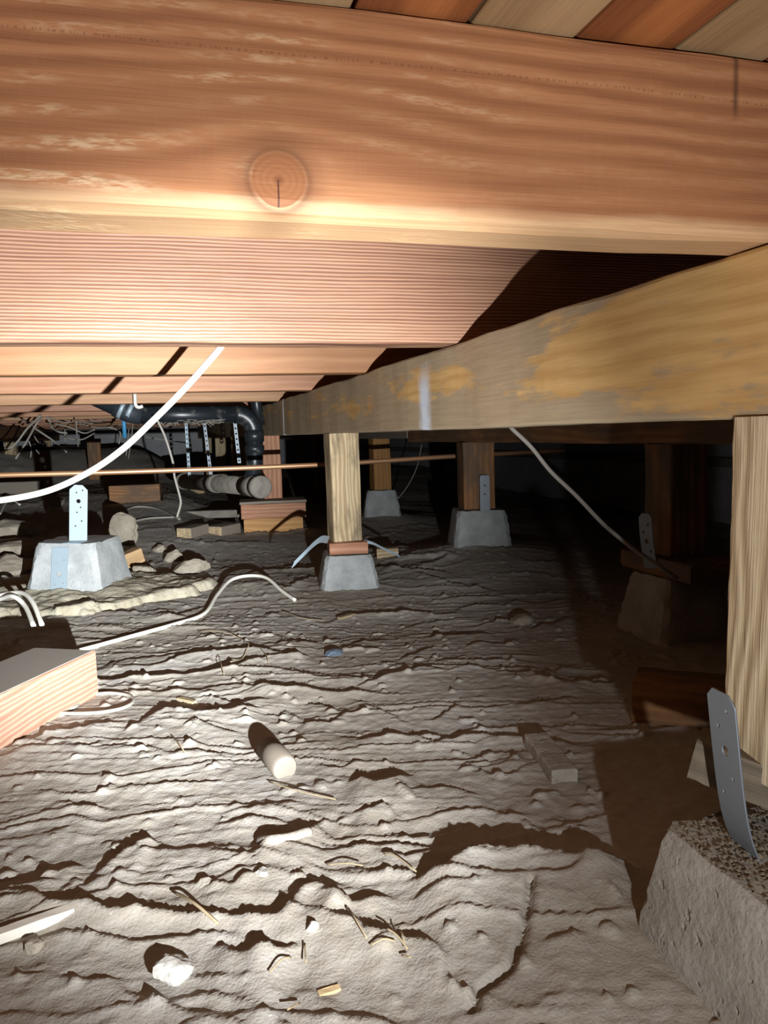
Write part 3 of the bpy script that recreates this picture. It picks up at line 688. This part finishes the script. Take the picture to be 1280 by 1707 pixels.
q = ony(207, 712, 4.0); tag(MB().tube([(q[0], 4.0, q[2]-.052), (q[0], 4.0, ZT)], .0095, 10).build('blue_tube', BLUE, None, True), 'short bright blue plastic tube hanging under the joists', 'tube')
hk = [ony(224, 640, 3.15), ony(225, 662, 3.15), ony(226, 675, 3.15), ony(231, 679, 3.15), ony(238, 677, 3.15)]
tag(MB().tube(spline(hk, 4), .007, 8).build('cable_hook', CABLE, None, True), 'white J-shaped hook below the joist over the drain pipe', 'hook')

# ------------------------------------------------------------------ cables
def cable(name, pts, r, mat, label, cat='cable', flat=None, group=None, n=8):
    return tag(MB().tube(spline(pts, n), r, 10, flat).build(name, mat, None, True), label, cat, group)
wc = [(385, 540, 1.38), (372, 573, 1.40), (340, 612, 1.42), (300, 656, 1.44), (250, 706, 1.47), (205, 748, 1.49), (150, 786, 1.52), (80, 818, 1.55), (0, 834, 1.57), (-90, 842, 1.6)]
cable('white_cable', [ony(*q) for q in wc], .0058, CABLE, 'thick white cable sagging below the joists across the open space')
gc = [(835, 690, 1.02), (852, 713, 1.02), (885, 745, 1.02), (918, 786, 1.02), (960, 826, 1.02), (1000, 868, 1.02), (1022, 888, 1.02), (1060, 918, 1.02), (1100, 945, 1.015), (1128, 963, 1.0)]
cable('grey_cable', [onx(*q[:2], .62+.36*i/9) for i, q in enumerate(gc)], .0042, CABLEG, 'taut grey cable slanting from the weathered girder to the shadowed pier')
def ong(px, py, lift=0.004):
    """first point of the mud surface met along a pixel's ray"""
    d = ray(px, py); t = np.arange(.3, 11, .02); P_ = CAM[None]+t[:, None]*d[None]
    k = np.nonzero(P_[:, 2] <= ground(P_[:, 0], P_[:, 1], False))[0]
    if not len(k): return P_[-1]
    t0 = t[k[0]]; t = np.linspace(t0-.02, t0, 24); P_ = CAM[None]+t[:, None]*d[None]; hh = ground(P_[:, 0], P_[:, 1], False)
    k = np.nonzero(P_[:, 2] <= hh)[0][0]
    return np.array([P_[k, 0], P_[k, 1], hh[k]+lift])
def gcable(pts, r, mat, label, lifts=None, **k):
    return cable('ground_cable', [ong(a, b, (lifts[i] if lifts else 0)+r*1.2) for i, (a, b) in enumerate(pts)], r, mat, label, **k)
gcable([(90, 1100), (158, 1082), (230, 1062), (290, 1045), (340, 1027), (362, 1003), (385, 982), (415, 975), (445, 978), (470, 993), (492, 1004)], .0048, CABLE, 'white cable snaking from the timber offcut toward the middle pier', [0, 0, 0, 0, 0, .012, .02, .022, .02, .008, 0])
gcable([(-30, 1045), (0, 1044), (25, 1046), (45, 1056), (58, 1070)], .0055, CABLE, 'white cable, one of two curling over side by side behind the timber offcut', [.05, .06, .07, .06, .03], group='white cables behind the timber offcut')
gcable([(-30, 1050), (10, 1042), (40, 1046), (58, 1056), (72, 1068)], .0055, CABLE, 'white cable, one of two curling over side by side behind the timber offcut', [.06, .07, .08, .07, .03], group='white cables behind the timber offcut')
gcable([(100, 1189), (125, 1182), (145, 1165), (180, 1159), (215, 1163), (222, 1173), (205, 1184), (170, 1191), (130, 1193), (95, 1192)], .003, CABLEG, 'grey cable end looped flat on the mud beside the timber offcut')
gcable([(0, 868), (10, 855), (20, 850), (34, 853)], .005, CABLE, 'short curled white cable end on the bank behind the white pier', [.02, .04, .05, .03])
gcable([(300, 868), (262, 850), (225, 847), (200, 858)], .005, CABLEG, 'pale cable arched on the ground behind the rubble')
gcable([(300, 864), (250, 866), (212, 874)], .005, CABLEG, 'thin pale cable lying in front of the arched one')
cable('grey_cable', [ony(*q, 2.95) for q in ((262, 700), (275, 728), (288, 770), (291, 795), (299, 825), (301, 840), (295, 862))], .0042, CABLEG, 'thin pale cable dangling beside the far end of the drain pipe')
cable('grey_cable', [ony(*q, 4.2) for q in ((703, 740), (696, 775), (682, 806), (662, 832), (640, 845), (610, 856))], .003, CABLEG, 'thin wire curving past the far pier of the ochre post')
rd = random.Random(31)
wires = [((-20, 760), (20, 745), (45, 715), (68, 692)), ((26, 765), (45, 735), (60, 708), (72, 692)), ((25, 697), (45, 696), (68, 691)), ((36, 698), (55, 712), (85, 732), (102, 745), (111, 754)),
         ((75, 693), (83, 702), (86, 712), (98, 720), (112, 722)), ((80, 695), (105, 704), (130, 703), (155, 706)), ((127, 700), (128, 722), (131, 750)), ((140, 694), (160, 703), (182, 697)),
         ((130, 705), (160, 713), (185, 712), (210, 706), (235, 700)), ((48, 735), (52, 748), (51, 763)), ((57, 727), (62, 735), (68, 742)), ((60, 750), (66, 757)), ((108, 715), (109, 735), (111, 745)),
         ((90, 706), (115, 712), (140, 722), (158, 716)), ((110, 730), (135, 733), (158, 722)), ((180, 712), (200, 720), (198, 740)), ((215, 712), (213, 735), (210, 760)), ((222, 702), (219, 730), (214, 765)), ((240, 728), (270, 733), (310, 738))]
for i, wr_ in enumerate(wires):
    y = 5.0+rd.uniform(-.4, .7); cable('hanging_wire', [ony(a, b, y+rd.uniform(-.05, .05)) for a, b in wr_], .0055 if i < 5 else .004, CABLEG, 'thin grey wire of the tangle hanging below the far joists', 'wire', group='tangled wires below the far joists', n=5)

# ------------------------------------------------------------------ loose timber, stones and litter on the ground
def quad_block(name, corners, h, mat, label, cat, z0=None, **k): pass
A, B_ = onz(160, 1085, .085), onz(65, 1073, .085); dvec = np.array(A)-np.array(onz(0, 1160, .085))
ang = math.atan2(dvec[1], dvec[0])
o = timber('timber_offcut', .52, .125, .082, wood('offcut_fir', srgb(150, 108, 88), srgb(196, 156, 132), 105, 1.0, .7, 2.2, .0012), (0, 0, 0), (0, 0, ang+math.pi), seed=81, ch=.003, step=.02)
c_ = Vector((A[0], A[1], 0))+Vector((math.cos(ang+math.pi/2), math.sin(ang+math.pi/2), 0))*.0625
o.location = (c_.x, c_.y, .004)
DUST = plain('settled_dust', srgb(150, 143, 134), .95, 0, .1, 60, .08)
dl = MB().box((.26, 0, .0825), (.512, .118, .0012)).build('dust_layer', DUST, o); dl['label'] = 'grey dust settled on top'
tag(o, 'squared timber offcut with dusty top lying in front of the white pier', 'timber')

def lump(px, py, size, mat, label, cat, rz=0, kind='rock', seed=1, tilt=(0, 0), sink=.25, name=None, group=None, end=None):
    p = ong(px, py, 0); z = p[2]
    if kind == 'rock':
        mb = rock_mb(size, seed, 3); o = mb.build(name, mat, None, False, (p[0], p[1], z+size[2]*(1-2*sink)), (tilt[0], tilt[1], rz))
    else:
        o = timber(name, size[0], size[1], size[2], mat, (p[0]-math.cos(rz)*size[0]/2, p[1]-math.sin(rz)*size[0]/2, z-size[2]*sink), (tilt[0], tilt[1], rz), seed=seed, ch=min(.004, size[2]*.12), step=.012)
    if end: MB().box((-.0012, 0, size[2]/2), (.002, size[1]*.94, size[2]*.9)).build('sawn_end', end, o)
    return tag(o, label, cat, group)
# round stub of dowel
p = ong(475, 1294, .0); q = ong(448, 1262, .0); d = Vector(q)-Vector(p); d.z = 0
o = MB().tube([(0, 0, 0), (.002, 0, 0), (d.length*.5, 0, .001), (d.length, 0, 0)], [.0155, .0175, .0178, .0172], 18).build('dowel_stub', plain('dusty_dowel', srgb(118, 108, 96), .9, 0, .2), None, True, (p[0], p[1], p[2]+.011), (0, 0, math.atan2(d.y, d.x)))
MB().tube([(-.001, 0, 0), (.001, 0, 0)], .0158, 18).build('cut_end', plain('cut_end', srgb(140, 131, 118), .8, 0, .2), o)
tag(o, 'round dusty wooden dowel stub lying on the open mud', 'dowel')
p = ong(940, 1305, 0); q = ong(893, 1240, 0); d = Vector(q)-Vector(p)
o = timber('mortar_bar', Vector((d.x, d.y, 0)).length, .034, .02, CONCD, (p[0], p[1], p[2]-.002), (0, 0, math.atan2(d.y, d.x)), seed=83, ch=.002, step=.008, jit=.0012); tag(o, 'flat rectangular grey mortar bar lying alone on the mud', 'bar')
lump(288, 1628, (.0175, .0155, .012), WSTONE, 'small white chipped stone in front of the mud ledges', 'stone', .4, 'rock', 5, name='stone')
lump(58, 1582, (.009, .008, .007), STONE, 'pebble beside the pale stick at the mud edge', 'stone', .2, 'rock', 8, name='stone')
lump(868, 1040, (.034, .028, .016), STONE, 'flat brown stone half sunk in mud toward the shadowed pier', 'stone', .2, 'rock', 9, name='stone')
lump(437, 1459, (.0075, .0075, .005), WSTONE, 'tiny round white pebble among the ledges', 'stone', 0, 'rock', 10, name='stone')
lump(521, 1550, (.006, .006, .006), WSTONE, 'tiny bright pebble beside the straw bits', 'stone', 0, 'rock', 11, name='stone')
o = lump(205, 908, (.075, .028, .075), STONE, 'upright rounded rubble stone behind the white pier', 'stone', -.2, 'rock', 13, sink=.12, name='rubble_stone')
lump(212, 950, (.12, .05, .05), wood('split_wood', srgb(150, 118, 84), srgb(200, 168, 126), 30), 'split wood chunk leaning beside the white pier', 'wood', .5, 'wood', 84, (0, -.25), .1, name='wood_chunk')
for i, (a, b, s) in enumerate(((322, 955, (.072, .04, .034)), (290, 935, (.04, .03, .03)), (240, 962, (.045, .03, .03)), (268, 920, (.035, .03, .02)))):
    lump(a, b, s, STONE, ['patchy brown rubble stone in the open behind the grout spill', 'smaller rubble stone leaning next to the patchy one', 'pointed clod next to the split wood chunk', 'low clod behind the pointed one'][i], 'stone', .1*i, 'rock', 20+i, sink=.2, name='rubble_stone')
for i, (a, b, s) in enumerate(((20, 893, (.15, .09, .07)), (64, 884, (.05, .04, .045)), (28, 925, (.15, .08, .06)), (12, 952, (.13, .08, .05)))):
    lump(a, b, s, STONE, ['large earth clod topping the bank left of the white pier', 'small earth clod perched beside the large top clod of the bank', 'earth clod in the middle layer of the bank left of the white pier', 'lowest earth clod of the bank, next to the grout spill'][i], 'clod', .2*i, 'rock', 40+i, sink=.42, name='earth_clod', group='clods of the bank')
lump(228, 834, (.27, .12, .10), BROWN, 'squared wood block lying before the far spoil heap', 'block', -.12, 'wood', 85, sink=.1, name='wood_block')
lump(322, 892, (.15, .07, .045), GREY, 'dusty short board with a pale sawn end near the crib', 'board', 1.0, 'wood', 86, sink=.1, name='wood_offcut', end=PALE)
lump(372, 889, (.15, .09, .045), GREY, 'wide dusty board end beside the crib blocks', 'board', .9, 'wood', 87, sink=.1, name='wood_offcut', end=PALE)
lump(345, 862, (.40, .06, .04), ABSD, 'dusty grey length lying behind the board ends', 'pipe', -.2, 'wood', 88, sink=.1, name='fallen_pipe')
lump(330, 822, (.10, .05, .04), PALE, 'small pale wood scrap under the lower drain run', 'scrap', -.3, 'wood', 89, sink=.1, name='wood_scrap')
lump(15, 822, (.4, .12, .09), GREY, 'grey block row end at the foot of the far spoil heap', 'block', -.2, 'wood', 90, sink=.2, name='wood_block')
lump(645, 927, (.075, .06, .035), PALE, 'pale wood scrap on the mud behind the middle pier', 'scrap', -.2, 'wood', 91, sink=.1, name='wood_scrap')
lump(1150, 1195, (.16, .1, .062), BROWN, 'brown squared block lying in the deep shadow behind the near post', 'block', -.7, 'wood', 92, sink=.05, name='wood_block')
lump(578, 1030, (.05, .013, .006), TWIG, 'thin tan wood splinter lying in front of the middle pier', 'splinter', .55, 'wood', 93, sink=.1, name='wood_splinter')
lump(312, 1170, (.04, .009, .006), TWIG, 'short pale splinter stuck beside the big ledge shadow', 'splinter', -.9, 'wood', 94, sink=.1, name='wood_splinter')
lump(40, 1556, (.085, .012, .010), plain('pale_stick', srgb(224, 216, 202), .7), 'smooth pale stick at the edge of the mud', 'stick', .32, 'wood', 95, sink=.1, name='pale_stick')
tag(MB().tube(spline([ong(a, b, .001) for a, b in ((430, 1404), (455, 1403), (485, 1398), (520, 1388))], 6), [.002]+[.006]*17+[.003], 10).build('mud_stick', MUD, None, True), 'mud-coated stick along a raised ledge', 'stick')
lump(548, 1652, (.018, .006, .003), plain('tan_chip', srgb(216, 186, 140), .8), 'tiny tan wood chip near the straw bits', 'chip', .1, 'wood', 97, sink=.1, name='wood_chip')
lump(556, 1092, (.022, .014, .010), plain('blue_scrap', srgb(92, 104, 118), .6), 'small crumpled blue-grey scrap on the mud', 'scrap', .2, 'rock', 14, name='plastic_scrap')
lump(95, 844, (.05, .04, .03), STONE, 'small pale stone in the shadow behind the steel strap', 'stone', .2, 'rock', 15, name='stone')
twigs = [((288, 1492), (325, 1520), (365, 1548)), ((448, 1308), (500, 1330), (560, 1338)), ((580, 1520), (592, 1545), (612, 1572)), ((645, 1555), (662, 1575), (680, 1590)), ((668, 1560), (672, 1576), (676, 1588)),
         ((618, 1584), (640, 1580), (660, 1578)), ((364, 1095), (369, 1115), (374, 1128)), ((330, 1055), (375, 1060), (405, 1070), (415, 1080), (405, 1100), (385, 1110)), ((508, 1580), (511, 1620)), ((290, 1235), (300, 1250), (310, 1262)),
         ((450, 1630), (470, 1615), (485, 1604)), ((470, 1020), (500, 1035), (540, 1038)), ((545, 1448), (580, 1452), (605, 1450)), ((694, 1460), (660, 1440), (640, 1430)), ((670, 1600), (685, 1612)), ((435, 1085), (445, 1100), (448, 1108)), ((500, 1680), (480, 1700))]
for i, t in enumerate(twigs):
    cable('dry_twig', [ong(a, b, .004+.004*(k % 2)) for k, (a, b) in enumerate(t)], .0008 if i else .0014, TWIG, 'thin dry twig lying on the dried mud', 'twig', group='dry twigs scattered over the mud', n=4)
# lint on the drain pipe and splinters on the girder edge
rd = random.Random(77)
mb = MB()
for i in range(40):
    x0 = rd.uniform(.0, .26); p0 = Vector((x0, PY-.03+rd.uniform(-.01, .01), ZP-.03+rd.uniform(-.006, .006))); mb.tube([p0, p0+Vector((rd.uniform(-.02, .02), -.006, rd.uniform(-.012, .01))), p0+Vector((rd.uniform(-.04, .04), -.004, rd.uniform(-.016, .012)))], .0012, 4)
localise(mb.build('lint', DUSTG), e);
